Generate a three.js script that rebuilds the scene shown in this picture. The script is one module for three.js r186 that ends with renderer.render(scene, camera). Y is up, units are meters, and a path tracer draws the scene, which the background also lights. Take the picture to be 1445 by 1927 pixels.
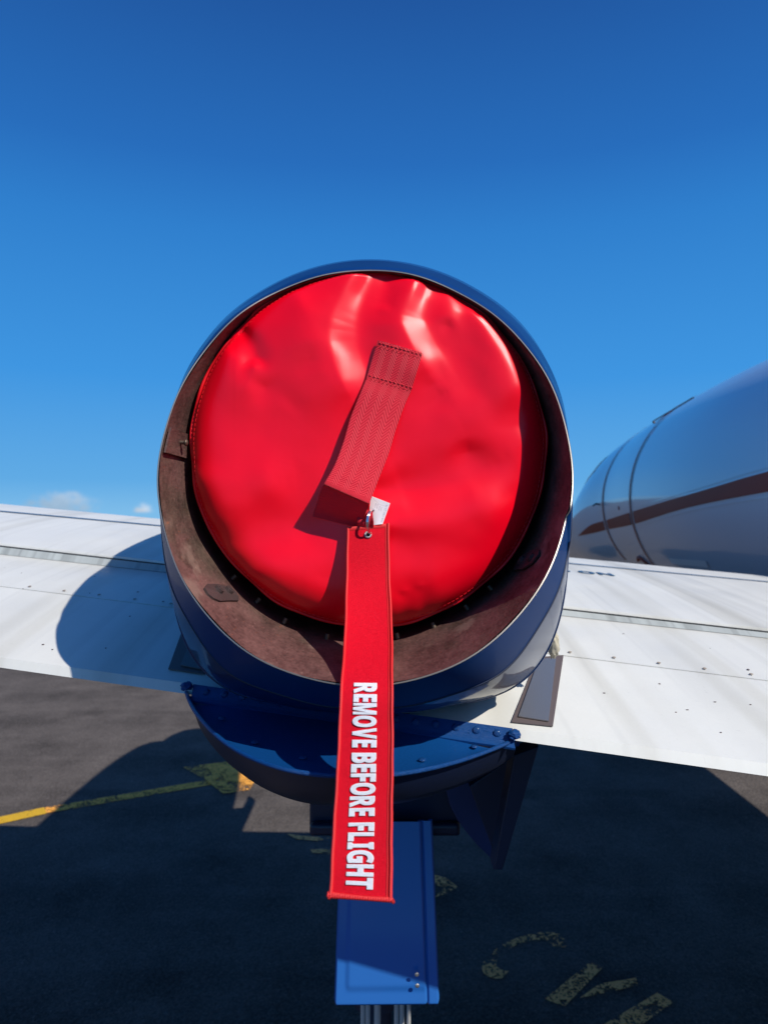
import * as THREE from 'three';
import { mergeGeometries, mergeVertices, toCreasedNormals } from 'three/addons/utils/BufferGeometryUtils.js';
import { TextGeometry } from 'three/addons/geometries/TextGeometry.js';
import { FontLoader } from 'three/addons/loaders/FontLoader.js';
import { RoundedBoxGeometry } from 'three/addons/geometries/RoundedBoxGeometry.js';

// ------------------------------------------------------------------ camera, sky, sun, exposure
const scene = new THREE.Scene();
const EYE = 1.65, F = 1280, CX = 722.5, CY = 963.5;            // eye height; focal length of the photograph in its pixels
const camera = new THREE.PerspectiveCamera(2 * Math.atan(CY / F) * 180 / Math.PI, 1445 / 1927, 0.05, 3000);
camera.position.set(0, EYE, 0);
camera.lookAt(0, EYE, -1);
camera.focus = 0.78;
camera.userData.fStop = 7.5;
const renderer = new THREE.WebGLRenderer({ antialias: true });
renderer.toneMapping = THREE.LinearToneMapping;
renderer.toneMappingExposure = 1;
renderer.shadowMap.enabled = true;
renderer.shadowMap.type = THREE.PCFSoftShadowMap;
const SUN = new THREE.Vector3(0.79, 1, 0.69).normalize();
const sun = new THREE.DirectionalLight(new THREE.Color().setRGB(1, 0.945, 0.85), 4.75);
sun.position.copy(SUN).multiplyScalar(30).add(new THREE.Vector3(0, 1, -2));
sun.target.position.set(0, 1, -2);
sun.castShadow = true;
sun.shadow.mapSize.set(4096, 4096);
Object.assign(sun.shadow.camera, { left: -9, right: 9, top: 9, bottom: -9, near: 1, far: 70 });
sun.shadow.bias = -0.0004;
scene.add(sun, sun.target);

function rng(seed) { let s = seed >>> 0; return () => { s = (s + 0x6D2B79F5) | 0; let t = Math.imul(s ^ (s >>> 15), 1 | s); t = (t + Math.imul(t ^ (t >>> 7), 61 | t)) ^ t; return ((t ^ (t >>> 14)) >>> 0) / 4294967296; }; }
const lin = (c) => { c /= 255; return c <= 0.04045 ? c / 12.92 : Math.pow((c + 0.055) / 1.055, 2.4); };
const L3 = (r, g, b) => [lin(r), lin(g), lin(b)];
const clamp = (x, a = 0, b = 1) => Math.min(b, Math.max(a, x));
const smooth = (a, b, x) => { const t = clamp((x - a) / (b - a)); return t * t * (3 - 2 * t); };
const lerp = (a, b, t) => a + (b - a) * t;
// tileable value noise
function noiseGrid(n, seed) { const r = rng(seed), g = new Float32Array(n * n); for (let i = 0; i < g.length; i++) g[i] = r(); return (x, y, px = n, py = n, o = 0) => { x = ((x % px) + px) % px; y = ((y % py) + py) % py; const xa = Math.floor(x), ya = Math.floor(y), fx = x - xa, fy = y - ya, x0 = (xa + o) % n, y0 = (ya + o) % n, x1 = ((xa + 1) % px + o) % n, y1 = ((ya + 1) % py + o) % n, u = fx * fx * (3 - 2 * fx), v = fy * fy * (3 - 2 * fy); return lerp(lerp(g[y0 * n + x0], g[y0 * n + x1], u), lerp(g[y1 * n + x0], g[y1 * n + x1], u), v); }; }
const N64 = noiseGrid(64, 11), N128 = noiseGrid(128, 23), N256 = noiseGrid(256, 37);
const tn = (g, u, v, ku, kv, o = 0) => g(u * ku, v * kv, ku, kv, o);                    // noise that repeats when u or v passes 1
const tfbm = (u, v, ku, kv, o = 0) => 0.5 * tn(N64, u, v, ku, kv, o) + 0.25 * tn(N64, u, v, ku * 2, kv * 2, o + 9) + 0.125 * tn(N128, u, v, ku * 4, kv * 4, o) + 0.125 * tn(N256, u, v, ku * 8, kv * 8, o);
const fbm = (x, y) => 0.5 * N64(x, y) + 0.25 * N64(x * 2 + 7, y * 2 + 3) + 0.125 * N64(x * 4 + 1, y * 4 + 9) + 0.125 * N64(x * 8 + 5, y * 8 + 2);

{ // the sky: clear, deep blue overhead, paler towards the horizon, small cumulus low down
  const W = 2048, H = 1024, d = new Float32Array(W * H * 4);
  const stops = [[0, L3(126, 188, 233)], [2.5, L3(97, 171, 229)], [10.7, L3(64, 150, 225)], [22, L3(48, 127, 205)], [27, L3(40, 109, 188)], [37, L3(33, 87, 160)], [55, L3(29, 76, 146)], [90, L3(26, 68, 134)]];
  const clouds = [[-25.2, 0.55, 3.4, 1.25, 0.55, 0.8], [-19.4, 0.05, 1.05, 0.85, 0.95, 1]];
  const r = rng(5);
  for (let i = 0; i < 26; i++) { const az = 40 + r() * 280; clouds.push([az, 0.2 + r() * 1.2, 1.5 + r() * 4, 0.5 + r() * 1.1, 0.4 + r() * 0.5, 0.9]); }
  for (let j = 0; j < H; j++) {
    const el = ((j + 0.5) / H - 0.5) * 180;
    const e = Math.max(el, 0);
    let k = 0; while (k < stops.length - 2 && e > stops[k + 1][0]) k++;
    const t = clamp((e - stops[k][0]) / (stops[k + 1][0] - stops[k][0]));
    for (let i = 0; i < W; i++) {
      const o = (j * W + i) * 4, lon = ((i + 0.5) / W - 0.25) * 360;      // degrees clockwise from the view direction
      let c = [0, 1, 2].map((q) => lerp(stops[k][1][q], stops[k + 1][1][q], t));
      if (el > -1) {
        const a = (lon + 540) % 360 - 180, ce = Math.cos(el * Math.PI / 180);
        const cs = ce * Math.sin(a * Math.PI / 180) * SUN.x + Math.sin(el * Math.PI / 180) * SUN.y - ce * Math.cos(a * Math.PI / 180) * SUN.z;
        const wide = Math.pow(smooth(0.15, 1.05, cs), 1.3), glow = 0.9 * Math.pow(clamp(cs), 12) + 2.5 * Math.pow(clamp(cs), 120);  // wide: broad brightening around the sun, added as fill for shaded parts
        c = [c[0] + wide * 0.035 + glow * 0.26, c[1] + wide * 0.10 + glow * 0.32, c[2] + wide * 0.20 + glow * 0.38];
        for (const [ca, cl, cw, ch, op, br] of clouds) {
          let da = a - ca; if (da > 180) da -= 360; if (da < -180) da += 360;
          if (Math.abs(da) > cw * 1.5 || Math.abs(el - cl) > ch * 2.2) continue;
          const n = fbm(a * 1.3 + 20, el * 2.1 + 9), n2 = fbm(a * 4 + 3, el * 5 + 31);
          const dx = da / cw, dy = (el - cl) / (el > cl ? ch : ch * 0.7);
          const f = smooth(0.75, 0.05, dx * dx + dy * dy + (n - 0.5) * 1.1 + (n2 - 0.5) * 0.5) * op;
          const lit = br * (0.62 + 0.3 * smooth(-0.6, 0.9, dy + dx * 0.6 + (n2 - 0.5)));
          c = [lerp(c[0], lit * 0.84, f), lerp(c[1], lit * 0.92, f), lerp(c[2], lit * 1.02, f)];
        }
      }
      d[o] = c[0]; d[o + 1] = c[1]; d[o + 2] = c[2]; d[o + 3] = 1;
    }
  }
  const tex = new THREE.DataTexture(d, W, H, THREE.RGBAFormat, THREE.FloatType);
  tex.mapping = THREE.EquirectangularReflectionMapping; tex.magFilter = tex.minFilter = THREE.LinearFilter; tex.wrapS = THREE.RepeatWrapping; tex.needsUpdate = true;
  scene.background = tex; scene.environment = tex;
}

// ------------------------------------------------------------------ helpers
const V = (x, y, z) => new THREE.Vector3(x, y, z);
const P = (px, py, d) => V((px - CX) / F * d, EYE - (py - CY) / F * d, -d);     // a point seen at a pixel of the photograph, d metres away
const used = {};
function numbered(name) { used[name] = (used[name] ?? -1) + 1; return used[name] ? `${name}_${String(used[name]).padStart(3, '0')}` : name; }
function thing(name, label, category, pos, group) {
  const o = new THREE.Group(); o.name = numbered(name); o.position.copy(pos); scene.add(o);
  o.userData = { label, category }; if (group) o.userData.group = group; return o;
}
function root(o) { while (o.parent && o.parent !== scene) o = o.parent; return o; }
// geometry is given in world coordinates; things sit at their own base
function part(name, geo, mat, parent, label) {
  if (Array.isArray(geo)) geo = mergeGeometries(geo.map((g) => { g = g.index ? g.toNonIndexed() : g; for (const k of Object.keys(g.attributes)) if (!['position', 'normal', 'uv'].includes(k)) g.deleteAttribute(k); return g; }));
  const r = root(parent), g = geo.clone().translate(-r.position.x, -r.position.y, -r.position.z);
  const m = new THREE.Mesh(g, mat); m.name = parent === scene ? numbered(name) : name; m.castShadow = m.receiveShadow = true;
  if (label) m.userData.label = label;
  parent.add(m); return m;
}
function structure(name, geo, mat) {
  const m = new THREE.Mesh(geo, mat); m.name = numbered(name); m.castShadow = m.receiveShadow = true; m.userData.kind = 'structure'; scene.add(m); return m;
}
// grid surface f(u, v) -> Vector3
function grid(nu, nv, f, uvf, flip = false) {
  const pos = [], uv = [], idx = [];
  for (let j = 0; j <= nv; j++) for (let i = 0; i <= nu; i++) { const p = f(i / nu, j / nv); pos.push(p.x, p.y, p.z); const t = uvf ? uvf(i / nu, j / nv, p) : [i / nu, j / nv]; uv.push(t[0], t[1]); }
  for (let j = 0; j < nv; j++) for (let i = 0; i < nu; i++) { const a = j * (nu + 1) + i, b = a + 1, c = a + nu + 1, d = c + 1; flip ? idx.push(a, c, b, b, c, d) : idx.push(a, b, c, b, d, c); }
  const g = new THREE.BufferGeometry();
  g.setAttribute('position', new THREE.Float32BufferAttribute(pos, 3)); g.setAttribute('uv', new THREE.Float32BufferAttribute(uv, 2)); g.setIndex(idx); g.computeVertexNormals();
  return g;
}
// a sheet with thickness t; front side is where (dF/du x dF/dv) points
function slab(nu, nv, f, t, uvf) {
  const e = 1e-3, N = (u, v) => { const u0 = Math.max(0, u - e), u1 = Math.min(1, u + e), v0 = Math.max(0, v - e), v1 = Math.min(1, v + e); return f(u1, v).sub(f(u0, v)).cross(f(u, v1).sub(f(u, v0))).normalize(); };
  const back = (u, v) => f(u, v).addScaledVector(N(u, v), -t);
  const out = [grid(nu, nv, f, uvf), grid(nu, nv, back, uvf, true)];
  const rim = (n, a) => grid(n, 1, (s, k) => { const [u, v] = a(s); return k ? back(u, v) : f(u, v); }, (s, k) => uvf ? uvf(...a(s), f(...a(s))) : a(s));
  out.push(rim(nv, (s) => [0, s]), rim(nu, (s) => [1 - s, 0]), rim(nv, (s) => [1, 1 - s]), rim(nu, (s) => [s, 1]));
  return mergeGeometries(out.map((g) => g.toNonIndexed()));
}
function tube(pts, r, seg = 8, n = 0, closed = false) { return new THREE.TubeGeometry(new THREE.CatmullRomCurve3(pts, closed, 'centripetal'), n || pts.length * 4, r, seg, closed); }
// put a geometry whose axis is +y at p with that axis along dir
function along(g, p, dir) { const q = new THREE.Quaternion().setFromUnitVectors(V(0, 1, 0), dir.clone().normalize()); return g.clone().applyQuaternion(q).translate(p.x, p.y, p.z); }
function interp(rows, x) { // piecewise cubic through rows [x, ...values]
  let i = 0; while (i < rows.length - 2 && x > rows[i + 1][0]) i++;
  const a = rows[i], b = rows[i + 1], h = b[0] - a[0], t = clamp((x - a[0]) / h, -0.5, 1.5), p = rows[Math.max(0, i - 1)], q = rows[Math.min(rows.length - 1, i + 2)];
  return a.slice(1).map((y0, k) => { k++; const y1 = b[k], m0 = p === a ? (y1 - y0) / h : (y1 - p[k]) / (b[0] - p[0]), m1 = q === b ? (y1 - y0) / h : (q[k] - y0) / (q[0] - a[0]); const t2 = t * t, t3 = t2 * t; return (2 * t3 - 3 * t2 + 1) * y0 + (t3 - 2 * t2 + t) * h * m0 + (-2 * t3 + 3 * t2) * y1 + (t3 - t2) * h * m1; });
}
function rivetGeo(r, h) { const pts = []; for (let i = 0; i <= 5; i++) { const a = i / 5 * Math.PI / 2; pts.push(new THREE.Vector2(r * Math.cos(a), h * Math.sin(a))); } pts[5].x = 0; return new THREE.LatheGeometry(pts, 12); }

// ------------------------------------------------------------------ procedural textures
function tex8(W, H, f, srgb, repeat) {
  const d = new Uint8Array(W * H * 4);
  for (let j = 0; j < H; j++) for (let i = 0; i < W; i++) { const c = f(i / W, j / H, i, j), o = (j * W + i) * 4; if (typeof c === 'number') { d[o] = d[o + 1] = d[o + 2] = clamp(c) * 255; } else { for (let k = 0; k < 3; k++) d[o + k] = clamp(c[k]) * 255; } d[o + 3] = typeof c !== 'number' && c.length > 3 ? clamp(c[3]) * 255 : 255; }
  const t = new THREE.DataTexture(d, W, H, THREE.RGBAFormat); t.wrapS = t.wrapT = THREE.RepeatWrapping; t.magFilter = THREE.LinearFilter; t.minFilter = THREE.LinearMipmapLinearFilter; t.generateMipmaps = true; t.anisotropy = 8;
  if (srgb) t.colorSpace = THREE.SRGBColorSpace; if (repeat) t.repeat.set(...repeat); t.needsUpdate = true; return t;
}
const toS = (x) => { x = clamp(x); return x <= 0.0031308 ? 12.92 * x : 1.055 * Math.pow(x, 1 / 2.4) - 0.055; };
const S3 = (r, g, b) => [toS(r), toS(g), toS(b)];
const rnd = rng(99);
// white wing paint: soot and water streaks that run chordwise (u spanwise metre, v chordwise metre)
const wingTex = tex8(1024, 1024, (u, v) => {
  const w = u + 0.012 * (tn(N64, u, v, 4, 4, 3) - 0.5);
  const s = smooth(0.45, 0.95, tn(N128, w, v, 44, 2, 5) * 0.55 + tn(N64, w, v, 17, 1, 8) * 0.55) * (0.3 + 0.7 * tn(N64, u, v, 5, 4, 20));
  const f = tfbm(u, v, 8, 8, 4) + 0.25 * (tn(N256, u, v, 400, 300, 9) - 0.5), sp = tn(N256, u, v, 256, 256) > 0.965 ? 0.13 * tn(N64, u, v, 9, 9, 31) : 0;
  const k = 1 - 0.20 * s - 0.10 * (f - 0.5) - sp - 0.10 * smooth(0.45, 0.9, tn(N64, w, v, 26, 1, 40)) * tn(N64, u, v, 6, 5, 50) - 0.06 * smooth(0.55, 0.9, tn(N128, w, v, 90, 3, 60));
  return S3(0.69 * k, 0.682 * k * (1 - 0.02 * s), 0.632 * k * (1 - 0.07 * s));
}, true, [1, 1]);
const coveTex = tex8(512, 64, (u, v) => { const m = tfbm(u, v, 24, 2, 3); const k = 0.85 + 0.35 * (m - 0.5) - 0.18 * smooth(0.6, 0.95, tn(N128, u, v, 90, 1, 7)); return S3(0.42 * k, 0.45 * k, 0.44 * k); }, true);
const wingRough = tex8(256, 256, (u, v) => 0.42 + 0.25 * tfbm(u, v, 16, 16), false);
// heat-stained duct steel
const ductTex = tex8(1024, 512, (u, v) => {
  const g = 0.5 * tn(N256, u, v, 256, 90) + 0.5 * tn(N256, u, v, 120, 180, 7), m = tfbm(u, v, 16, 8), h = tfbm(u, v, 8, 4, 12), q = tfbm(u, v, 40, 24, 30);
  const k = 0.50 + 0.5 * g + 0.8 * (m - 0.5) + 0.5 * (q - 0.5);
  const t = smooth(0.48, 0.72, h);
  let c = [lerp(0.158, 0.118, t) * k, lerp(0.080, 0.078, t) * k, lerp(0.070, 0.060, t) * k];
  const w = smooth(0.62, 0.8, tfbm(u, v, 12, 10, 44)); c = [lerp(c[0], 0.27, w * 0.5), lerp(c[1], 0.19, w * 0.5), lerp(c[2], 0.15, w * 0.5)];
  if (tn(N256, u, v, 256, 128, 31) > 0.93) c = c.map((x) => x * 1.5);
  if (tn(N128, u, v, 128, 64, 44) > 0.95) c = [c[0] * 1.45, c[1] * 1.1, c[2] * 0.9];
  return S3(...c);
}, true);
const ductBump = tex8(512, 512, (u, v) => 0.6 * tn(N256, u, v, 256, 256) + 0.4 * tn(N64, u, v, 64, 64), false);
// tarmac: fine aggregate, worn patches
const tarTex = tex8(1024, 1024, (u, v) => {
  const a = tn(N256, u, v, 256, 256), b = tn(N256, u, v, 512, 512, 3), m = tfbm(u, v, 6, 6, 2), st = smooth(0.55, 0.8, tn(N64, u, v, 3, 20, 5));
  const k = 0.44 + 0.5 * a + 0.5 * b + 0.95 * (m - 0.5) + 0.12 * st + (a > 0.93 ? 0.45 : 0);
  return S3(0.098 * k, 0.083 * k, 0.074 * k);
}, true);
const tarBump = tex8(512, 512, (u, v) => 0.5 * tn(N256, u, v, 256, 256) + 0.5 * tn(N128, u, v, 128, 128), false);
// vinyl: woven scrim showing through the coating
const scrim = tex8(256, 256, (u, v) => { const a = Math.sin(u * Math.PI * 2 * 32), b = Math.sin(v * Math.PI * 2 * 32); return 0.5 + 0.5 * a * b; }, false);
// herringbone webbing: u across the strap (0..1), v along
const herring = (u, v) => { const z = u * 8, c = Math.floor(z), f = z - c, dir = c % 2 ? 1 : -1; const ph = (v * 1 + dir * f * 2.1); const w = ph - Math.floor(ph); return Math.pow(Math.abs(Math.sin(w * Math.PI)), 0.8) * (0.75 + 0.25 * Math.abs(Math.sin(f * Math.PI * 12))); };
const herrTex = tex8(512, 512, (u, v) => { const h = herring(u, v * 18), e = smooth(0, 0.04, Math.min(u, 1 - u)); const k = (0.80 + 0.25 * h) * (0.8 + 0.2 * e) * (0.85 + 0.3 * tn(N256, u, v, 256, 256)); return S3(0.70 * k, 0.012 * k + 0.07 * Math.max(0, h - 0.7), 0.030 * k + 0.09 * Math.max(0, h - 0.7)); }, true);
const herrBump = tex8(512, 512, (u, v) => herring(u, v * 18), false);
// twill of the streamer
const twillBump = tex8(512, 512, (u, v) => { const p = (u * 64 + v * 64) % 1; return 0.6 * Math.abs(Math.sin(p * Math.PI)) + 0.4 * N256(u * 256, v * 256); }, false);
const twillTex = tex8(512, 512, (u, v) => { const n = N256(u * 256, v * 256), k = 0.74 + 0.52 * n; const s = n > 0.90 ? 0.09 : 0; return S3(0.80 * k, 0.002 + s * 0.7, 0.018 * k + s * 0.8); }, true);
const threadTex = tex8(256, 256, (u, v) => { const p = Math.abs(Math.sin((v * 40 + u * 2) * Math.PI)), n = N256(u * 256, v * 256); const k = 0.45 + 0.65 * p; return S3(0.80 * k, 0.006 + 0.07 * p * n * n, 0.012 + 0.045 * p * n * n); }, true);

// ------------------------------------------------------------------ materials
const C = (r, g, b) => new THREE.Color().setRGB(r, g, b);
const mat = (o) => new THREE.MeshPhysicalMaterial({ side: THREE.DoubleSide, ...o });
const M = {
  white: mat({ map: wingTex, roughnessMap: wingRough, roughness: 1, clearcoat: 0.25, clearcoatRoughness: 0.3 }),
  whitePlain: mat({ color: C(0.74, 0.735, 0.71), roughness: 0.45, clearcoat: 0.3, clearcoatRoughness: 0.25 }),
  fuselage: mat({ color: C(0.62, 0.66, 0.70), roughness: 0.3, clearcoat: 1, clearcoatRoughness: 0.06 }),
  brown: mat({ color: C(0.40, 0.070, 0.036), roughness: 0.5, specularIntensity: 0.35 }),
  navy: mat({ color: C(0.001, 0.022, 0.095), roughness: 0.4, specularIntensity: 0.5, clearcoat: 0.7, clearcoatRoughness: 0.035 }),
  navySatin: mat({ color: C(0.001, 0.032, 0.14), roughness: 0.5, specularIntensity: 0.25, clearcoat: 0.06, clearcoatRoughness: 0.05 }),
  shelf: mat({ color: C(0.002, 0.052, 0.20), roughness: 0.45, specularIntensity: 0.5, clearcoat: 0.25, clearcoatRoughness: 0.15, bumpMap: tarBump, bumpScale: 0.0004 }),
  navyDark: mat({ color: C(0.002, 0.009, 0.038), roughness: 0.55, clearcoat: 0.3, clearcoatRoughness: 0.3 }),  // darker, rougher navy of the hull, gear bay and upper door
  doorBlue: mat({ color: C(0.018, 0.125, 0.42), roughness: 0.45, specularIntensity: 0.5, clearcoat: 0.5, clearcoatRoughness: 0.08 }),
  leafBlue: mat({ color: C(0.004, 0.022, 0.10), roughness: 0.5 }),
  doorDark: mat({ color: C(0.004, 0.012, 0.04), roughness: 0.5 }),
  duct: mat({ map: ductTex, bumpMap: ductBump, bumpScale: 0.0004, roughness: 0.62, metalness: 0.1, specularIntensity: 0.5 }),
  ductEdge: mat({ color: C(0.34, 0.31, 0.28), roughness: 0.45, metalness: 0.6 }),
  hose: mat({ color: C(0.55, 0.54, 0.52), roughness: 0.5, metalness: 0.4 }),
  ductPlate: mat({ color: C(0.075, 0.047, 0.045), roughness: 0.6, metalness: 0.2, bumpMap: ductBump, bumpScale: 0.0006 }),
  bolt: mat({ color: C(0.13, 0.095, 0.07), roughness: 0.45, metalness: 0.6 }),
  soot: mat({ color: C(0.006, 0.005, 0.005), roughness: 0.95 }),
  cove: mat({ map: coveTex, roughness: 0.8 }),
  lineBlue: mat({ color: C(0.03, 0.10, 0.20), roughness: 0.5 }),
  gapDark: mat({ color: C(0.05, 0.05, 0.05), roughness: 0.9 }),
  scuff: mat({ color: C(0.13, 0.10, 0.095), roughness: 0.6, metalness: 0.2 }),
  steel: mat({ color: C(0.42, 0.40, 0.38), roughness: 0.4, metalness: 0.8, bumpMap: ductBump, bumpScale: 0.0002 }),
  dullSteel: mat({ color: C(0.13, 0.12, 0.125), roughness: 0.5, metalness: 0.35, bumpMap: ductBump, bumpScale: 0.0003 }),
  screwStain: mat({ color: C(0.30, 0.25, 0.20), roughness: 0.8 }),
  chrome: mat({ color: C(0.82, 0.82, 0.84), roughness: 0.12, metalness: 1 }),
  rubber: mat({ color: C(0.012, 0.012, 0.012), roughness: 0.8 }),
  sealant: mat({ color: C(0.46, 0.42, 0.32), roughness: 0.75 }),
  glass: mat({ color: C(0.02, 0.025, 0.03), roughness: 0.05, clearcoat: 1 }),
  vinyl: mat({ color: C(0.93, 0.0006, 0.014), roughness: 0.235, specularIntensity: 0.85, bumpMap: scrim, bumpScale: 0.00016 }),
  vinylSeam: mat({ color: C(0.75, 0.004, 0.012), roughness: 0.4 }),
  webbing: mat({ map: herrTex, bumpMap: herrBump, bumpScale: 0.0005, roughness: 0.6, specularIntensity: 0.6, sheen: 0.15, sheenColor: C(0.9, 0.2, 0.25), sheenRoughness: 0.5 }),
  webStitch: mat({ color: C(0.62, 0.012, 0.022), roughness: 0.7 }),
  twill: mat({ map: twillTex, bumpMap: twillBump, bumpScale: 0.0006, roughness: 0.75, specularIntensity: 0.3, sheen: 0.05, sheenColor: C(0.8, 0.15, 0.2), sheenRoughness: 0.5 }),
  hem: mat({ map: threadTex, roughness: 0.6, bumpMap: threadTex, bumpScale: 0.0005 }),
  thread: mat({ color: C(0.86, 0.86, 0.90), roughness: 0.6, sheen: 0.3, bumpMap: twillBump, bumpScale: 0.0002 }),
  tarmac: mat({ map: tarTex, bumpMap: tarBump, bumpScale: 0.004, roughness: 0.95, specularIntensity: 0.25 }),
};

// ------------------------------------------------------------------ ground
{
  // level apron that falls away gently beyond 50 m
  const sgn = (t) => Math.sign(t - 0.5) * Math.pow(Math.abs(t - 0.5) * 2, 3) * 1500;
  const g = grid(96, 96, (u, v) => { const x = sgn(u), z = -sgn(v), r = Math.hypot(x, z); return V(x, -0.0125 * Math.max(0, r - 50) * smooth(50, 90, r), z); }, (u, v) => [sgn(u) / 1.6, sgn(v) / 1.6]);
  structure('tarmac_ground', g, M.tarmac);
}
const font = await new FontLoader().loadAsync('fonts/droid/droid_sans_bold.typeface.json');

// ------------------------------------------------------------------ airplane
const plane = thing('airplane', 'white twin engine airplane with navy blue engine nacelle and brown striped fuselage parked on tarmac', 'airplane', V(0, 0, -2));

// --- fuselage (its own axis x 2.4), stations [depth, xc, yc, rx, ry], y relative to the eye
const FST = [[-9, 2.5, 0.55, 0.10, 0.16], [-7.5, 2.48, 0.48, 0.25, 0.34], [-5, 2.44, 0.28, 0.52, 0.58], [-2.5, 2.4, 0.13, 0.76, 0.77], [-1, 2.4, 0.09, 0.82, 0.82], [1, 2.4, 0.085, 0.82, 0.82], [3.4, 2.4, 0.085, 0.82, 0.82], [4.69, 2.45, 0.105, 0.755, 0.755], [5.6, 2.5, 0.085, 0.70, 0.70], [6.15, 2.51, 0.03, 0.71, 0.66], [6.6, 2.50, -0.07, 0.68, 0.56], [7.2, 2.50, -0.20, 0.58, 0.42], [8.2, 2.52, -0.34, 0.40, 0.28], [9.0, 2.55, -0.42, 0.18, 0.13], [9.25, 2.55, -0.44, 0.01, 0.01]];
const fus = (d, a, off = 0) => { const [xc, yc, rx, ry] = interp(FST, d); return V(xc - (rx + off) * Math.cos(a), EYE + yc + (ry + off) * Math.sin(a), -d); };   // a = 0 on the near (port) side, up positive
const fusAtY = (d, y, off) => { const [, yc, , ry] = interp(FST, d); return fus(d, Math.asin(clamp((y - yc) / ry, -1, 1)), off); };
const fuselage = part('fuselage', grid(64, 90, (u, v) => fus(lerp(-9, 9.25, v), u * 2 * Math.PI), null, true), M.fuselage, plane);
{
  const stripe = [[-4, 0.55, 0.40], [0, 0.40, 0.27], [2.8, 0.165, 0.082], [3.49, 0.095, 0.030], [4.69, 0.0, -0.084], [5.6, -0.070, -0.144], [6.0, -0.115, -0.185], [6.45, -0.222, -0.226]];
  const seg = (d0, d1) => grid(24, 4, (u, v) => { const d = lerp(d0, d1, u), [t, b] = interp(stripe, d); return fusAtY(d, lerp(b, t, v), 0.003); });
  for (const [d0, d1] of [[-2, 4.64], [4.74, 5.55], [5.65, 6.45]]) part('stripe', seg(d0, d1), M.brown, fuselage);
  part('pinstripe', [-0.016, 0.014].map((o, i) => grid(24, 1, (u, v) => { const d = lerp(-2, 4.6, u), [t, b] = interp(stripe, d); return fusAtY(d, (i ? t : b) + o * 1.3 + (v - 0.5) * 0.006, 0.003); })), M.fuselage, fuselage);
  for (const d of [4.69, 5.6]) part('door_outline', grid(60, 1, (u, v) => fus(d + (v - 0.5) * 0.034, lerp(-0.75, 1.25, u), 0.0045)), M.brown, fuselage);
  part('door_handle', tube([[5.1, -0.36], [5.0, -0.33], [4.9, -0.345], [4.8, -0.42], [4.74, -0.5]].map(([d, y]) => fusAtY(d, y, 0.006)), 0.012, 6, 30), M.brown, fuselage);
  part('access_panel', grid(10, 3, (u, v) => fusAtY(lerp(3.5, 4.15, u), lerp(-0.285, -0.25, v) - u * 0.03, 0.003)), M.whitePlain, fuselage);
  part('static_port', along(rivetGeo(0.016, 0.006), fusAtY(5.05, 0.03, 0), V(-1, 0, 0)), M.brown, fuselage);
  part('pitot_hook', tube([[5.66, 0.06], [5.68, 0.07], [5.72, 0.055]].map(([d, y], i) => fusAtY(d, y, 0.01 + i * 0.02)), 0.007, 6), M.gapDark, fuselage);
  part('windshield', grid(24, 8, (u, v) => fus(lerp(6.2, 6.62, v), lerp(0.55, Math.PI - 0.55, u), 0.004)), M.glass, fuselage);
  const a0 = P(1228, 793, 5.0), a1 = P(1304, 748, 4.42);
  part('antenna', [tube([a0, a0.clone().lerp(a1, 0.5), a1], 0.0045, 6), tube([a1, a1.clone().add(V(0.02, -0.05, 0))], 0.008, 6), tube([a0, a0.clone().add(V(0.03, -0.04, 0))], 0.008, 6)], M.scuff, fuselage);
  part('vertical_tail', slab(6, 8, (u, v) => V(2.53, EYE + lerp(0.6, 2.6, v), lerp(lerp(6.2, 8.4, v), lerp(9.2, 9.5, v), u)), 0.06), M.fuselage, fuselage);
}

// --- wing lines, each straight along the span: two end points [px, py, depth]
const line = (l, r) => { const a = P(...l), b = P(...r); return (x) => a.clone().lerp(b, (x - a.x) / (b.x - a.x)); };
const LT = { teB: line([0, 1256, 0.87], [1445, 1461, 0.735]), teT: line([0, 1237, 0.876], [1445, 1437, 0.741]), hin: line([0, 1103, 1.14], [1445, 1281, 0.96]), cove: line([0, 1043, 1.385], [1445, 1201, 1.175]), lip: line([0, 1022, 1.40], [1445, 1183, 1.19]) };
const TIP = -4.6, ROOT = 2.4;
const crestY = (x) => EYE + 0.022 - 0.0945 * (x + 1.13);
function wingSection(x) {        // closed loop of points, from the shroud lip over the top, round the leading edge and back underneath
  const s = LT.lip(x), ds = -s.z, dc = 2.02, dl = 2.52 - 0.05 * Math.min(0, -x * 0.6), yc = crestY(x), yl = yc - 0.11, pts = [];
  for (let i = 0; i <= 14; i++) { const d = lerp(ds, dc, i / 14); pts.push(V(x, yc - (yc - s.y) * Math.pow((dc - d) / (dc - ds), 1.7), -d)); }
  for (let i = 1; i <= 12; i++) { const a = i / 12 * Math.PI / 2; pts.push(V(x, yl + (yc - yl) * Math.cos(a), -(dc + (dl - dc) * Math.sin(a)))); }
  const yb = yc - 0.21;
  for (let i = 1; i <= 8; i++) { const a = i / 8 * Math.PI / 2; pts.push(V(x, yb + (yl - yb) * Math.cos(a), -(dc + (dl - dc) * Math.cos(a)))); }
  pts.push(V(x, s.y - 0.05, -ds)); pts.push(V(x, s.y - 0.0045, -(ds - 0.002))); pts.push(s.clone());
  return pts;
}
const wingTopAt = (x, d) => { const s = LT.lip(x), ds = -s.z, dc = 2.02, yc = crestY(x); return V(x, d < dc ? yc - (yc - s.y) * Math.pow(clamp((dc - d) / (dc - ds)), 1.7) : yc - 0.11 + 0.11 * Math.sqrt(1 - ((d - dc) / 0.5) ** 2), -d); };
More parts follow.
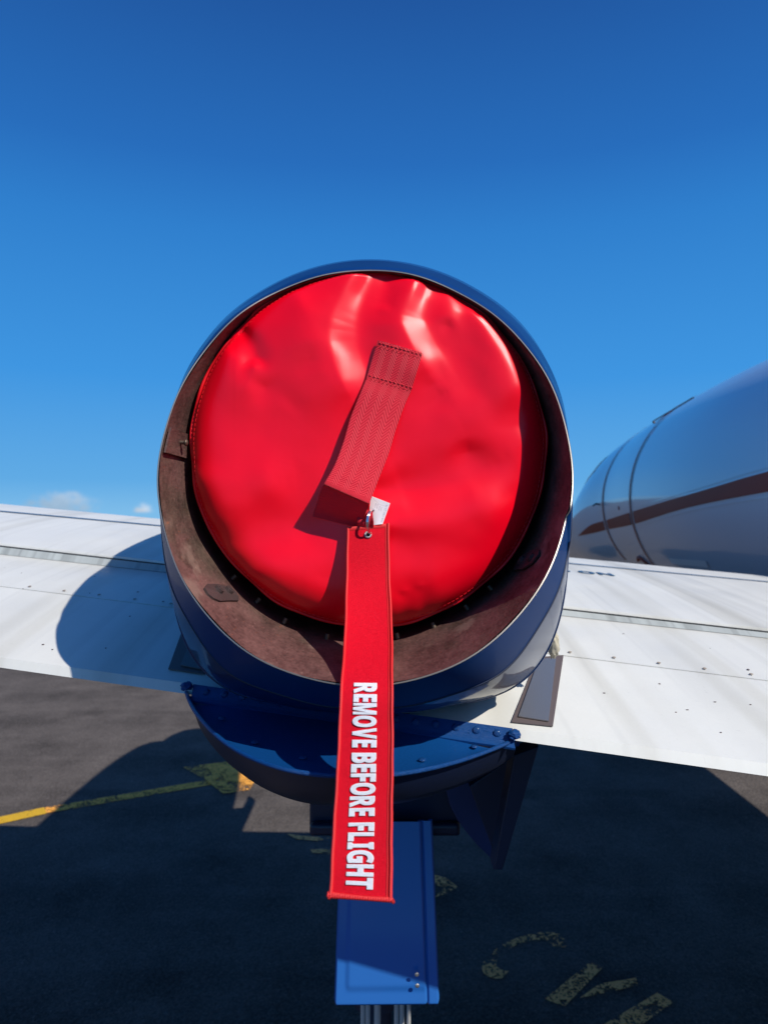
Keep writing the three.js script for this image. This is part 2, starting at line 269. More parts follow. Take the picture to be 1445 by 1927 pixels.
function loftSections(xs, fn, mirror = false) {
  const secs = xs.map(fn), n = secs[0].length - 1, m = xs.length - 1;
  const g = grid(n, m, (u, v) => { const p = secs[Math.round(v * m)][Math.round(u * n)].clone(); if (mirror) p.x = 2 * 2.4 - p.x; return p; }, (u, v, p) => [p.x, -p.z], mirror);
  return toCreasedNormals(g, 0.6);
}
const capTip = (fn, x) => { const s = fn(x), c = s.reduce((a, p) => a.add(p), V(0, 0, 0)).divideScalar(s.length); return grid(s.length - 1, 1, (u, v) => (v ? c.clone() : s[Math.round(u * (s.length - 1))].clone())); };
const wx = []; for (let i = 0; i <= 24; i++) wx.push(lerp(TIP, ROOT, i / 24));
const wing = part('wing', [loftSections(wx, wingSection), capTip(wingSection, TIP)], M.white, plane);
part('wing', [loftSections([ROOT, 3.5, 5, 7].map((x) => 2 * 2.4 - x).reverse(), wingSection, true)], M.white, plane, 'white wing on the far side of the fuselage');
// thin blue line along the de-icing boot and the NO STEP lettering in front of it (read from ahead)
const strip = (d0, w, x0, x1, off = 0.002) => grid(60, 1, (u, v) => { const x = lerp(x0, x1, u); return wingTopAt(x, (typeof d0 === 'function' ? d0(x) : d0) + (v - 0.5) * w).add(V(0, off, 0)); });
part('boot_line', strip(1.80, 0.016, TIP + 0.1, 1.55), M.lineBlue, wing);
{
  const put = (str, xr, d, h) => { const g = new TextGeometry(str, { font, size: h, depth: 0.0005, curveSegments: 4 }); g.computeBoundingBox(); const p = g.attributes.position; for (let i = 0; i < p.count; i++) { const x = xr - p.getX(i) * 1.15, dd = d - p.getY(i); const q = wingTopAt(x, dd); p.setXYZ(i, x, q.y + 0.0015 + p.getZ(i), -dd); } g.computeVertexNormals(); return g; };
  part('lettering', put('NO STEP', 0.555, 1.655, 0.037), M.lineBlue, wing);
}
// --- flap in two segments with a hinge gap
const chord = (A, B, t) => (x) => A(x).lerp(B(x), t);
function prism(x0, x1, loops, n = 24) { const xs = []; for (let i = 0; i <= n; i++) xs.push(lerp(x0, x1, i / n)); return [loftSections(xs, loops), capTip(loops, x0), capTip(loops, x1)]; }
const FX0 = -3.4, FX1 = 1.56;
const down = (v, h) => v.clone().add(V(0, -h, 0));
const vaneLoop = (x) => { const a = LT.cove(x), b = LT.hin(x).add(V(0, 0, -0.003)); return [b, chord(LT.hin, LT.cove, 0.5)(x).add(V(0, 0.002, 0)), a.clone(), a.clone().add(V(0, -0.002, -0.03)), down(a, 0.045), down(b, 0.05), down(b, 0.012), b.clone()]; };
const flapLoop = (x) => { const a = LT.hin(x).add(V(0, -0.0005, 0.0025)), t = LT.teT(x), b = LT.teB(x); return [b, t.clone(), chord(LT.teT, LT.hin, 0.03)(x), chord(LT.teT, LT.hin, 0.5)(x).add(V(0, 0.001, 0)), a, down(a, 0.012), down(a, 0.05), b.clone().add(V(0, -0.002, -0.02)), b.clone()]; };
const vane = part('flap_vane', prism(FX0, FX1, vaneLoop), M.white, plane);
const flap = part('flap', prism(FX0, FX1, flapLoop), M.white, plane);
part('cove_panel', grid(40, 3, (u, v) => { const x = lerp(FX0 + 0.01, FX1 - 0.005, u), a = LT.cove(x).add(V(0, 0.0005, 0)), b = LT.lip(x).add(V(0, -0.0065, 0)); return a.lerp(b, v).add(V(0, 0, 0.003)); }, (u, v, p) => [p.x * 1.7, v * 0.05]), M.cove, wing);
part('shroud_gap', grid(40, 1, (u, v) => { const x = lerp(FX0 + 0.01, FX1 - 0.005, u), b = LT.lip(x); return b.add(V(0, -0.0042 - v * 0.0026, 0.0042)); }), M.gapDark, wing);
// screws with a dirty halo along the hinge, and a few chips
{
  const onFlap = (x, t) => chord(LT.hin, LT.cove, t)(x).add(V(0, 0.0016, 0));
  const nrm = V(0, 0.98, 0.19);
  for (let i = 0; i < 22; i++) { const x = -0.66 + i * 0.0625; if (x > -0.16 && x < 0.24) continue; const t = 0.07; part('screw', along(rivetGeo(0.0029, 0.0007), onFlap(x, t), nrm), M.screwStain, vane); }
  const r = rng(8);
  const chips = [];
  for (let i = 0; i < 60; i++) { const x = -0.75 + r() * 1.4; if (x > -0.27 && x < 0.26) continue; const t = r(); const p = r() < 0.4 ? onFlap(x, t * 0.9) : chord(LT.teT, LT.hin, t)(x).add(V(0, 0.0012, 0)); chips.push(along(new THREE.CylinderGeometry(0.0007 + r() * 0.0014, 0.0010 + r() * 0.0014, 0.0006, 6).scale(1, 1, 0.45 + r()), p, nrm)); }
  part('paint_chips', chips, M.scuff, flap).userData.kind = 'stuff';
}
// bare metal scuff plates either side of the tailpipe
{
  const onAft = (px, py) => { // on the aft flap panel under a pixel
    const A = P(px, py, 1), o = V(0, EYE, 0), dir = A.clone().sub(o); let lo = 0.6, hi = 1.3;
    const h = (d) => { const p = o.clone().addScaledVector(dir, d), a = LT.teT(p.x), b = LT.hin(p.x), t = (p.z - a.z) / (b.z - a.z); return p.y - lerp(a.y, b.y, t); };
    for (let i = 0; i < 40; i++) { const m = (lo + hi) / 2; h(m) > 0 ? (lo = m) : (hi = m); }
    return o.addScaledVector(dir, (lo + hi) / 2);
  };
  const quad = (c, off) => slab(6, 8, (u, v) => { const p = c.map(([x, y]) => onAft(x, y)); return p[0].clone().lerp(p[1], u).lerp(p[3].clone().lerp(p[2], u), v).add(V(0, off, 0)); }, 0.0012);
  const plates = [[[962, 1362], [1040, 1370], [1060, 1236], [1010, 1240]], [[317, 1262], [384, 1272], [420, 1190], [356, 1154]]];
  const inner = [[[975, 1355], [1032, 1364], [1046, 1244], [1014, 1246]], [[340, 1258], [380, 1266], [416, 1192], [380, 1160]]];
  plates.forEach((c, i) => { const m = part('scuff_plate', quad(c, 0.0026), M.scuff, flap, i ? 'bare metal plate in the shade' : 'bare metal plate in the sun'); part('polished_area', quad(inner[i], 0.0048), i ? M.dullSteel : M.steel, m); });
}

// --- tailpipe: circular duct, axis level, cut slantwise so that its floor reaches farther aft
const AX = -0.02, AY = EYE + 0.065, R = 0.226;
const lipD = (a) => { const y = R * Math.sin(a); return 0.75 + 0.418 * y - 0.5 * y * y + 0.0016 * Math.sin(a * 7 + 1) + 0.0012 * Math.sin(a * 13) + 0.010 * smooth(0.285, 0.31, (Math.PI * 4 - a) % (Math.PI * 2)) * smooth(0.95, 0.35, (Math.PI * 4 - a) % (Math.PI * 2)); };
const ring = (a, r, d) => V(AX + r * Math.cos(a), AY + r * Math.sin(a), -d);
const duct = part('tailpipe', grid(160, 14, (u, v) => { const a = u * Math.PI * 2; return ring(a, R - 0.0012 + 0.0008 * Math.sin(a * 9 + v * 5), lerp(lipD(a), 1.15, v)); }, (u, v) => [u * 3, v * 0.8], true), M.duct, plane);
part('tailpipe_edge', grid(200, 1, (u, v) => { const a = u * Math.PI * 2; return ring(a, R + (v - 0.5) * 0.0013, lipD(a) - 0.0004); }), M.ductEdge, duct);
part('firewall', along(new THREE.CircleGeometry(0.224, 40).rotateX(-Math.PI / 2), V(AX, AY, -1.13), V(0, 0, 1)), M.soot, duct);
// point of the duct wall under a pixel
const onDuct = (px, py, r = R - 0.0015) => { const ex = (px - CX) / F, ey = -(py - CY) / F, cy = AY - EYE, A = ex * ex + ey * ey, B = -2 * (ex * AX + ey * cy), Cc = AX * AX + cy * cy - r * r; const d = (-B + Math.sqrt(B * B - 4 * A * Cc)) / (2 * A); return P(px, py, d); };
const inward = (p) => V(AX - p.x, AY - p.y, 0).normalize();
for (const [px, py] of [[437, 1090], [483, 1134], [534, 1173], [614, 1203], [748, 1201], [817, 1181], [880, 1147], [925, 1110]]) {
  const p = onDuct(px, py); part('bolt', along(new THREE.CylinderGeometry(0.0028, 0.0032, 0.007, 10).translate(0, 0.0035, 0), p, inward(p)), M.bolt, duct);
}
{ // doubler plates with two screws each, and the lap joint with its stud
  const patch = (pts, t) => { const c = pts.map(([x, y]) => onDuct(x, y, R - 0.002)); const n = inward(c[0]); const ctr = c.reduce((a, b) => a.add(b.clone()), V(0, 0, 0)).divideScalar(c.length); const g = []; for (const off of [0, t]) g.push(grid(c.length, 3, (u, v) => c[Math.round(u * c.length) % c.length].clone().lerp(ctr, v).addScaledVector(n, off))); g.push(grid(c.length, 1, (u, v) => c[Math.round(u * c.length) % c.length].clone().addScaledVector(n, v * t))); return g; };
  part('doubler_plate', patch([[388, 1101], [383, 1108], [390, 1120], [400, 1128], [412, 1133], [430, 1132], [447, 1132], [447, 1124], [440, 1114], [425, 1106], [408, 1101]], 0.0022), M.ductPlate, duct);
  part('doubler_plate', patch([[970, 1068], [968, 1074], [985, 1072], [1003, 1060], [1015, 1045], [1016, 1036], [1004, 1036], [985, 1046]], 0.0022), M.ductPlate, duct);
  for (const [px, py] of [[411, 1111], [430, 1112], [982, 1056], [1000, 1050]]) { const p = onDuct(px, py, R - 0.004); part('screw', [along(new THREE.CylinderGeometry(0.0052, 0.0056, 0.004, 16).translate(0, 0.002, 0), p, inward(p)), along(new THREE.BoxGeometry(0.006, 0.0006, 0.0012).translate(0, 0.0043, 0), p, inward(p)), along(new THREE.BoxGeometry(0.0012, 0.0006, 0.006).translate(0, 0.0043, 0), p, inward(p))], M.ductPlate, duct); }
  const aTop = Math.atan2(...[onDuct(330, 809), onDuct(330, 858)].map((p) => p.y - AY).slice(0, 1), onDuct(330, 809).x - AX), pB = onDuct(330, 858), aBot = Math.atan2(pB.y - AY, pB.x - AX);
  const a0 = aTop < 0 ? aTop + 2 * Math.PI : aTop, a1 = aBot < 0 ? aBot + 2 * Math.PI : aBot;
  part('lap_strip', slab(8, 6, (u, v) => { const a = lerp(a0, a1, u); return ring(a, R - 0.0035, lerp(lipD(a) + 0.001, 0.83, v)); }, -0.0022, (u, v) => [u * 0.1 + 0.4, v * 0.1]), M.duct, duct);
  const st = onDuct(337, 832, R - 0.004); part('bolt', [along(new THREE.CylinderGeometry(0.0022, 0.0026, 0.008, 10).translate(0, 0.004, 0), st, inward(st)), along(new THREE.SphereGeometry(0.0042, 12, 8).scale(1, 0.6, 1).translate(0, 0.0085, 0), st, inward(st))], M.bolt, duct);
}

// --- nacelle: blue cowl skin, round above, deep U below; the aft part is ruled from the tailpipe lip to the cowl's rear edge
const sup = (a, ru, w, b, n) => { const c = Math.cos(a), s = Math.sin(a); if (s >= 0) { const k = smooth(0, 0.8, s); return [lerp(w, ru, k) * c, lerp(w, ru, k) * s]; } return [w * Math.sign(c) * Math.pow(Math.abs(c), 2 / n), -b * Math.pow(Math.abs(s), 2 / n)]; };
const cowlD = (a) => { const s = Math.sin(a); return s >= 0 ? lerp(0.785, 0.868, smooth(0, 0.9, s)) : lerp(0.785, 0.802, smooth(0, 0.9, -s)); };
const cowlRim = (a) => { const [x, y] = sup(a, 0.256, 0.2315, 0.293, 4.2); return V(AX + 0.002 + x, AY + y, -cowlD(a)); };
const lipRim = (a) => ring(a, R + 0.0012, lipD(a) + 0.0006);
const NST = [[0, 0.256, 0.2315, 0.293, 4.2], [0.05, 0.276, 0.237, 0.295, 4.1], [0.15, 0.302, 0.25, 0.33, 3.6], [0.35, 0.33, 0.29, 0.38, 3.2], [0.65, 0.345, 0.33, 0.42, 3.2], [1.2, 0.355, 0.35, 0.45, 3], [1.8, 0.35, 0.35, 0.45, 2.8], [2.3, 0.33, 0.33, 0.42, 2.5], [2.7, 0.27, 0.27, 0.33, 2.2], [2.82, 0.19, 0.19, 0.2, 2], [2.83, 0.16, 0.16, 0.16, 2]];
const nac = (a, t) => { const [ru, w, b, n] = interp(NST, t); const [x, y] = sup(a, ru, w, b, n); return V(AX + 0.002 + x, AY + y, -(lerp(cowlD(a), 0.80, smooth(0.3, 1.6, t)) + t)); };
const nacelle = part('engine_nacelle', grid(144, 70, (u, v) => nac(u * Math.PI * 2, 2.83 * v * v), null, false), M.navy, plane);
const aftF = (a, v) => { const p = lipRim(a).lerp(cowlRim(a), v), out = V(p.x - AX, p.y - AY, 0).normalize(); const s = Math.max(0, -Math.sin(a)); return p.addScaledVector(out, (0.010 * s * Math.sin(v * Math.PI) + 0.0015 * Math.sin(a * 11) * Math.sin(v * Math.PI)) * (0.4 + s)); };
{
  part('tailpipe_shroud', grid(200, 8, (u, v) => aftF(u * Math.PI * 2, v * 0.34)), M.navySatin, nacelle);
  part('aft_cowl', grid(200, 8, (u, v) => aftF(u * Math.PI * 2, lerp(0.34, 1, v))), M.navy, nacelle);
  const seam = []; for (let i = 0; i <= 60; i++) { const a = lerp(Math.PI * 1.02, Math.PI * 1.97, i / 60); seam.push(aftF(a, 0.34)); }
  part('cowl_seam', tube(seam, 0.0012, 6, 160), M.doorDark, nacelle);
  const low = []; for (let i = 0; i <= 60; i++) low.push(cowlRim(lerp(Math.PI * 1.0, Math.PI * 2.0, i / 60)));
  part('cowl_edge', tube(low, 0.0013, 6, 160), M.navy, nacelle);
  part('spinner', new THREE.LatheGeometry([[0.17, 0], [0.168, 0.06], [0.15, 0.16], [0.11, 0.27], [0.05, 0.34], [0, 0.355]].map((q) => new THREE.Vector2(...q)), 32).rotateX(-Math.PI / 2).translate(AX, AY, -(0.80 + 2.83)), M.chrome, nacelle);
  // sealant blob where the skirt meets the wing
  const sb = P(1041, 1214, 0.86), g = new THREE.SphereGeometry(0.011, 20, 14).scale(0.62, 1.5, 0.8); const p = g.attributes.position; for (let i = 0; i < p.count; i++) { const k = 1 + 0.25 * (N64(p.getX(i) * 700 + 9, p.getY(i) * 500 + p.getZ(i) * 300 + 20) - 0.5) * 2; p.setXYZ(i, p.getX(i) * k, p.getY(i) * k, p.getZ(i) * k); } g.computeVertexNormals();
  part('sealant', g.translate(sb.x, sb.y, sb.z), M.sealant, nacelle);
}

// --- lower fairing behind the gear bay: half-moon shelf with a riveted flange against the flap
{
  const A = P(352, 1309, 0.83), B = P(972, 1400, 0.77), m = (B.y - A.y) / (B.x - A.x), y0 = A.y - m * A.x - EYE;
  const onShelf = (px, py, dy = 0) => { const d = -(y0 + dy) / ((py - CY) / F + m * (px - CX) / F); return P(px, py, d); };
  const rim = [[349, 1300], [360, 1330], [378, 1357], [407, 1388], [443, 1415], [490, 1438], [545, 1455], [610, 1464], [680, 1466], [745, 1462], [800, 1453], [860, 1438], [915, 1419], [955, 1402], [979, 1388]].map(([x, y]) => onShelf(x, y));
  const rc = new THREE.CatmullRomCurve3(rim, false, 'centripetal');
  const back = (u) => A.clone().lerp(B, u);
  const shelf = part('lower_fairing', grid(60, 12, (u, v) => { const p = rc.getPoint(u).lerp(back(u), v); p.y -= 0.006 * Math.sin(v * Math.PI) ; return p; }, (u, v, p) => [p.x * 4, p.z * 4]), M.shelf, plane);
  // rolled rim and hull below it
  part('rim', tube(rc.getPoints(40).map((p) => p.add(V(0, 0.0025, 0))), 0.0024, 8, 90), M.shelf, shelf);
  part('hull', grid(60, 16, (u, v) => { const p = rc.getPoint(u); const c = V(lerp(p.x, AX - 0.02, 0.35 * v), 0, 0); return V(c.x, p.y - 0.002 - 0.22 * Math.pow(v, 0.75), p.z - 0.012 * Math.sin(v * 3.1) - (0.75) * Math.pow(v, 1.25)).add(V(0, 0, 0.014 * Math.sin(Math.min(1, v * 9) * Math.PI * 0.5) - 0.006)); }), M.navyDark, shelf);
  const fl = (u, v) => { const x = lerp(A.x + 0.008, B.x - 0.004, u), t = LT.teT(x), s = back((x - A.x) / (B.x - A.x)); const top = V(x, t.y + 0.002, t.z + 0.007); return V(s.x, s.y - 0.001, s.z + 0.010).lerp(top, v).add(V(0, 0, 0.003 * Math.exp(-v * 14))); };
  part('flange', slab(50, 8, fl, 0.0025), M.shelf, shelf);
  const nF = V(0, 0.35, 0.94);
  for (let i = 0; i < 16; i++) { const u = 0.045 + i * 0.0605; part('rivet', along(rivetGeo(0.0046, 0.0026), fl(u, 0.62).add(V(0, 0, 0.0005)), nF), M.shelf, shelf); }
  for (const [px, py] of [[388, 1318], [418, 1352], [480, 1397], [570, 1426], [640, 1372], [813, 1380], [853, 1384], [892, 1390], [925, 1395], [892, 1405], [794, 1430]]) part('rivet', along(rivetGeo(0.0040, 0.0020), onShelf(px, py, -0.003), V(0, 1, 0.05)), M.shelf, shelf);
  // paint-clogged corners
  for (const q of [P(352, 1291, 0.825), P(968, 1382, 0.765)]) { const g = new THREE.IcosahedronGeometry(0.0065, 3), p = g.attributes.position; for (let i = 0; i < p.count; i++) { const k = 0.75 + 0.5 * N64(p.getX(i) * 500 + 30, p.getY(i) * 500 + p.getZ(i) * 410 + 30); p.setXYZ(i, p.getX(i) * k * 1.2, p.getY(i) * k * 0.8, p.getZ(i) * k); } g.computeVertexNormals(); part('sealant', g.translate(q.x, q.y, q.z), M.shelf, shelf); }
  // gear bay under the wing
  part('gear_bay', grid(40, 20, (u, v) => { const a = Math.PI + u * Math.PI, w = lerp(0.20, 0.33, smooth(0, 0.3, v)); return V(AX + w * Math.cos(a), EYE - 0.24 - 0.02 + lerp(0.16, 0.26, smooth(0, 0.3, v)) * Math.sin(a), -lerp(1.25, 3.0, v)); }), M.navyDark, plane);
}
// --- landing gear and its doors
{
  const D = 1.03, w2 = (x0, x1, y0, y1, d, t, r = 0.008) => { const a = P(x0, y1, d), b = P(x1, y0, d); return new RoundedBoxGeometry(b.x - a.x, b.y - a.y, t, 4, Math.min(r, t / 2.05)).translate((a.x + b.x) / 2, (a.y + b.y) / 2, -d); };
  // leg door: pressed sheet, slightly tapered, raised panel and right-hand joggle
  const c = [P(628, 1896, D), P(828, 1894, D), P(814, 1545, D + 0.07), P(640, 1545, D + 0.07)];
  const door = (u, v) => { const r = 0.05, k = (1 - Math.pow(Math.max(0, 1 - v / 0.035), 2)) ; const uu = lerp(0.5, u, v < 0.035 ? lerp(0.955, 1, Math.sqrt(clamp(k))) : 1); const p = c[0].clone().lerp(c[1], uu).lerp(c[3].clone().lerp(c[2], uu), v); const pan = smooth(0.09, 0.15, u) * smooth(0.89, 0.85, u) * smooth(0.07, 0.12, v); const edge = Math.min(u, 1 - u, v * 1.6); p.z += 0.0028 * pan - 0.007 * Math.pow(clamp(1 - edge / 0.02), 2) - 0.004 * Math.exp(-Math.pow((u - 0.885) / 0.008, 2)); return p; };
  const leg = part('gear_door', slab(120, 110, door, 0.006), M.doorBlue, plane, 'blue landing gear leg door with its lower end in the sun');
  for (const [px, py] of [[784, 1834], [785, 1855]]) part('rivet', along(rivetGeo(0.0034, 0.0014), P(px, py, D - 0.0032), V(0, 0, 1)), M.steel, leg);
  part('gear_door', [w2(583, 865, 1455, 1572, 1.16, 0.01), w2(583, 865, 1547, 1571, 1.145, 0.016)], M.navyDark, plane, 'wide dark upper gear door');
  // hinged bay doors on the inboard side
  const shell = (pts, t, m, label) => { const s = new THREE.Shape(pts.map(([x, y]) => new THREE.Vector2((x - CX) / F, -(y - CY) / F))); const g = new THREE.ExtrudeGeometry(s, { depth: t, bevelEnabled: true, bevelSize: 0.002, bevelThickness: 0.002, bevelSegments: 2, curveSegments: 16 }); return [g, m, label]; };
  const leaf = [[838, 1470], [846, 1505], [860, 1534], [880, 1562], [902, 1587], [924, 1608], [930, 1600], [924, 1570], [915, 1536], [904, 1505], [888, 1470]];
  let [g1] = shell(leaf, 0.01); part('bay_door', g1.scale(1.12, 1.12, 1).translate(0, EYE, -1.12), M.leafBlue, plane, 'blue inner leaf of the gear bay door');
  { const [g] = shell([[884, 1474], [962, 1420], [930, 1604]], 0.012); part('bay_door', g.scale(1.02, 1.02, 1).translate(0, EYE, -1.02), M.doorDark, plane, 'dark panel added in the gap between the gear bay door leaves'); }  // dark panel added in place of the dark gap between leaf and blade
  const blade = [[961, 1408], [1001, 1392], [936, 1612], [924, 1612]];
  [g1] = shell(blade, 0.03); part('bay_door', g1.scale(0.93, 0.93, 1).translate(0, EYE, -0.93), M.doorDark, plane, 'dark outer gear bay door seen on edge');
  // leg and wheel
  const top = V(AX, EYE - 0.40, -1.34), ax = V(AX + 0.01, 0.36, -1.14);
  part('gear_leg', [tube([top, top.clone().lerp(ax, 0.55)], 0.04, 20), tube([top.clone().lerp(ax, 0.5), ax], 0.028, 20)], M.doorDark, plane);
  for (const [x, r] of [[682, 0.004], [691, 0.004], [709, 0.0055], [745, 0.004], [755, 0.004], [768, 0.0035]]) part('brake_line', tube([P(x, 1780, 1.08), P(x + 1, 1900, 1.085), P(x - 1, 2050, 1.09)], r, 8), M.hose, plane);
  for (const s of [-1, 1]) {
    const wx_ = ax.x + s * 0.12;
    const tyre = new THREE.LatheGeometry([[0.15, -0.075], [0.22, -0.085], [0.29, -0.078], [0.325, -0.055], [0.33, -0.04], [0.324, -0.036], [0.324, -0.03], [0.332, -0.026], [0.333, 0.026], [0.324, 0.03], [0.324, 0.036], [0.33, 0.04], [0.325, 0.055], [0.29, 0.078], [0.22, 0.085], [0.15, 0.075]].map((q) => new THREE.Vector2(...q)), 48).rotateZ(Math.PI / 2).translate(wx_, 0.333, -1.12);
    const w = part('wheel', new THREE.CylinderGeometry(0.155, 0.155, 0.12, 32).rotateZ(Math.PI / 2).translate(wx_, 0.333, -1.12), M.steel, plane);
    part('tyre', tyre, M.rubber, w);
  }
  part('axle', new THREE.CylinderGeometry(0.03, 0.03, 0.3, 16).rotateZ(Math.PI / 2).translate(ax.x, 0.333, -1.12), M.steel, plane);
}

// ------------------------------------------------------------------ red cover plugged into the tailpipe
const PX = -0.019, PY = EYE + 0.0765, PR = 0.2145, PD = 0.826;
const cover = thing('exhaust_cover', 'round red vinyl cover with a webbing handle plugged into the tailpipe', 'engine cover', V(PX, PY - PR, -PD));
// folds of the vinyl: ridges and valleys along polylines given on the face [x, y] in millimetres from its centre; [points, height, width one side, width other side]
const mm = (px, py) => [((px - CX) / F * 0.805 - PX), (-(py - CY) / F * 0.805 + EYE - PY)];
const FOLDS = [
  [[[668, 500], [640, 552], [617, 610], [624, 680], [650, 740], [690, 800]], 0.0125, 0.050, 0.024],
  [[[786, 515], [764, 560], [750, 600], [770, 650], [796, 695], [828, 745]], 0.0105, 0.032, 0.020],
  [[[905, 585], [937, 630], [958, 680], [974, 730], [982, 800]], 0.0075, 0.035, 0.018],
  [[[725, 512], [727, 545], [722, 580]], -0.0018, 0.010, 0.010],
  [[[845, 540], [850, 575], [842, 610]], 0.003, 0.014, 0.012],
  [[[450, 615], [470, 652], [480, 690]], -0.0065, 0.016, 0.012],
  [[[420, 655], [450, 690], [500, 730]], 0.005, 0.030, 0.020],
  [[[560, 560], [575, 610], [585, 680]], 0.003, 0.030, 0.020],
  [[[690, 925], [790, 915], [890, 890], [985, 835]], -0.0062, 0.020, 0.030],
  [[[700, 985], [800, 985], [900, 965], [960, 930]], 0.0040, 0.022, 0.026],
  [[[400, 1010], [480, 1010], [560, 990], [620, 960]], -0.0050, 0.024, 0.034],
  [[[360, 900], [450, 915], [560, 900]], 0.004, 0.03, 0.03],
  [[[470, 1080], [540, 1075], [620, 1085]], 0.0032, 0.022, 0.022],
  [[[760, 1160], [765, 1135], [760, 1110]], -0.0025, 0.010, 0.010],
  [[[800, 1150], [795, 1125], [790, 1100]], -0.0020, 0.010, 0.010],
  [[[840, 740], [870, 800], [880, 850]], 0.0035, 0.045, 0.035],
].map(([p, ...r]) => { const q = new THREE.CatmullRomCurve3(p.map(([x, y]) => V(...mm(x, y), 0)), false, 'centripetal').getPoints(14); const bb = new THREE.Box2(); q.forEach((v) => bb.expandByPoint(new THREE.Vector2(v.x, v.y))); bb.expandByScalar(0.11); return [q, bb, ...r]; });
const foldH = (x, y) => {
  let h = 0;
  for (const [q, bb, ht, w0, w1] of FOLDS) {
    if (x < bb.min.x || x > bb.max.x || y < bb.min.y || y > bb.max.y) continue;
    const n = q.length - 1, es = []; let best = 1e9;
    for (let i = 0; i < n; i++) { const ax = q[i].x, ay = q[i].y, dx = q[i + 1].x - ax, dy = q[i + 1].y - ay, l2 = dx * dx + dy * dy, tc = clamp(((x - ax) * dx + (y - ay) * dy) / l2); const ex = x - ax - dx * tc, ey = y - ay - dy * tc, e = Math.sqrt(ex * ex + ey * ey); es.push(e, (dx * (y - ay) - dy * (x - ax)) / Math.sqrt(l2), (i + tc) / n); if (e < best) best = e; }
    let W = 0, D = 0, Bt = 0, E = 0; const soft = 0.004 + 0.25 * best;
    for (let i = 0; i < es.length; i += 3) { const w = Math.exp(-(es[i] - best) / soft); W += w; D += w * es[i + 1]; Bt += w * es[i + 2]; E += w * es[i]; }
    const bt = Bt / W, side = smooth(-0.008, 0.008, D / W), wide = 0.5 + 0.7 * smooth(0, 0.5, bt), ww = lerp(w0, w1, side) * wide, d = best;
    const gs = Math.exp(-(d * d) / (ww * ww)), lz = 1 - (Math.sqrt(d * d + 0.00002) - 0.00447) / (1.35 * w1 * wide), ramp = lz > 0.25 ? lz : 0.25 * Math.exp((lz - 0.25) / 0.25);
    h += ht * (ht > 0.007 ? lerp(gs, ramp, smooth(0.4, 1, side)) : gs) * smooth(0, 0.05, bt + 0.02) * smooth(1.02, 0.72, bt);
  }
  return h;
};
const faceH = (x, y) => { // height of the cushion over the rim plane, x and y about its centre
  const r = Math.hypot(x, y) / PR, edge = smooth(1.0, 0.965, r);
  const ang = Math.atan2(y, x), turn = (c, w) => { const d = Math.atan2(Math.sin(ang - c), Math.cos(ang - c)) / w; return Math.exp(-d * d); }, ex = 12 - 5.5 * turn(1.62, 0.6) + 4 * turn(0.62, 0.42) - 1 * turn(-0.6, 0.6) + 7 * turn(-2.2, 0.9);
  let h = 0.024 * (1 - Math.pow(Math.min(r, 1.02), ex));
  h += foldH(x, y) * edge - 0.075 * y * (1 - Math.pow(Math.min(r, 1), y > 0 ? 6 : 12));
  h += (0.0055 * (fbm(x * 7 + 20, y * 7 + 20) - 0.5) + 0.0016 * (N64(x * 26 + 9, y * 26 + 40) - 0.5)) * smooth(1, 0.8, r);
  return h;
};
const rimWob = (a) => PR * (1 + 0.004 * Math.sin(a * 9 + 1) + 0.003 * Math.sin(a * 17) - 0.012 * Math.exp(-(((a - 2.33) / 0.05) ** 2)) - 0.010 * Math.exp(-(((a - 0.7) / 0.12) ** 2)) - 0.006 * Math.exp(-(((a - 1.5) / 0.02) ** 2)));
const onFace = (x, y, off = 0) => V(PX + x, PY + y, -PD + faceH(x, y) + off);
const faceAtPx = (px, py, off = 0) => { let d = 0.8; for (let i = 0; i < 6; i++) { const p = P(px, py, d); d = PD - faceH(p.x - PX, p.y - PY) - off; } return P(px, py, d); };
const face = part('cover_face', grid(320, 110, (u, v) => { const a = u * Math.PI * 2, r = Math.sqrt(1 - v) * 0.999, q = rimWob(a) * r; return onFace(q * Math.cos(a), q * Math.sin(a)); }, (u, v) => { const a = u * Math.PI * 2, r = Math.sqrt(1 - v) * PR; return [r * Math.cos(a) / 0.080, r * Math.sin(a) / 0.080]; }), M.vinyl, cover);
part('cover_side', grid(160, 6, (u, v) => { const a = u * Math.PI * 2, q = rimWob(a) * lerp(1, 0.965, v); return V(PX + q * Math.cos(a), PY + q * Math.sin(a), -PD - 0.001 - v * 0.09); }, (u, v) => [u * 24, v * 1.6], true), M.vinyl, cover);
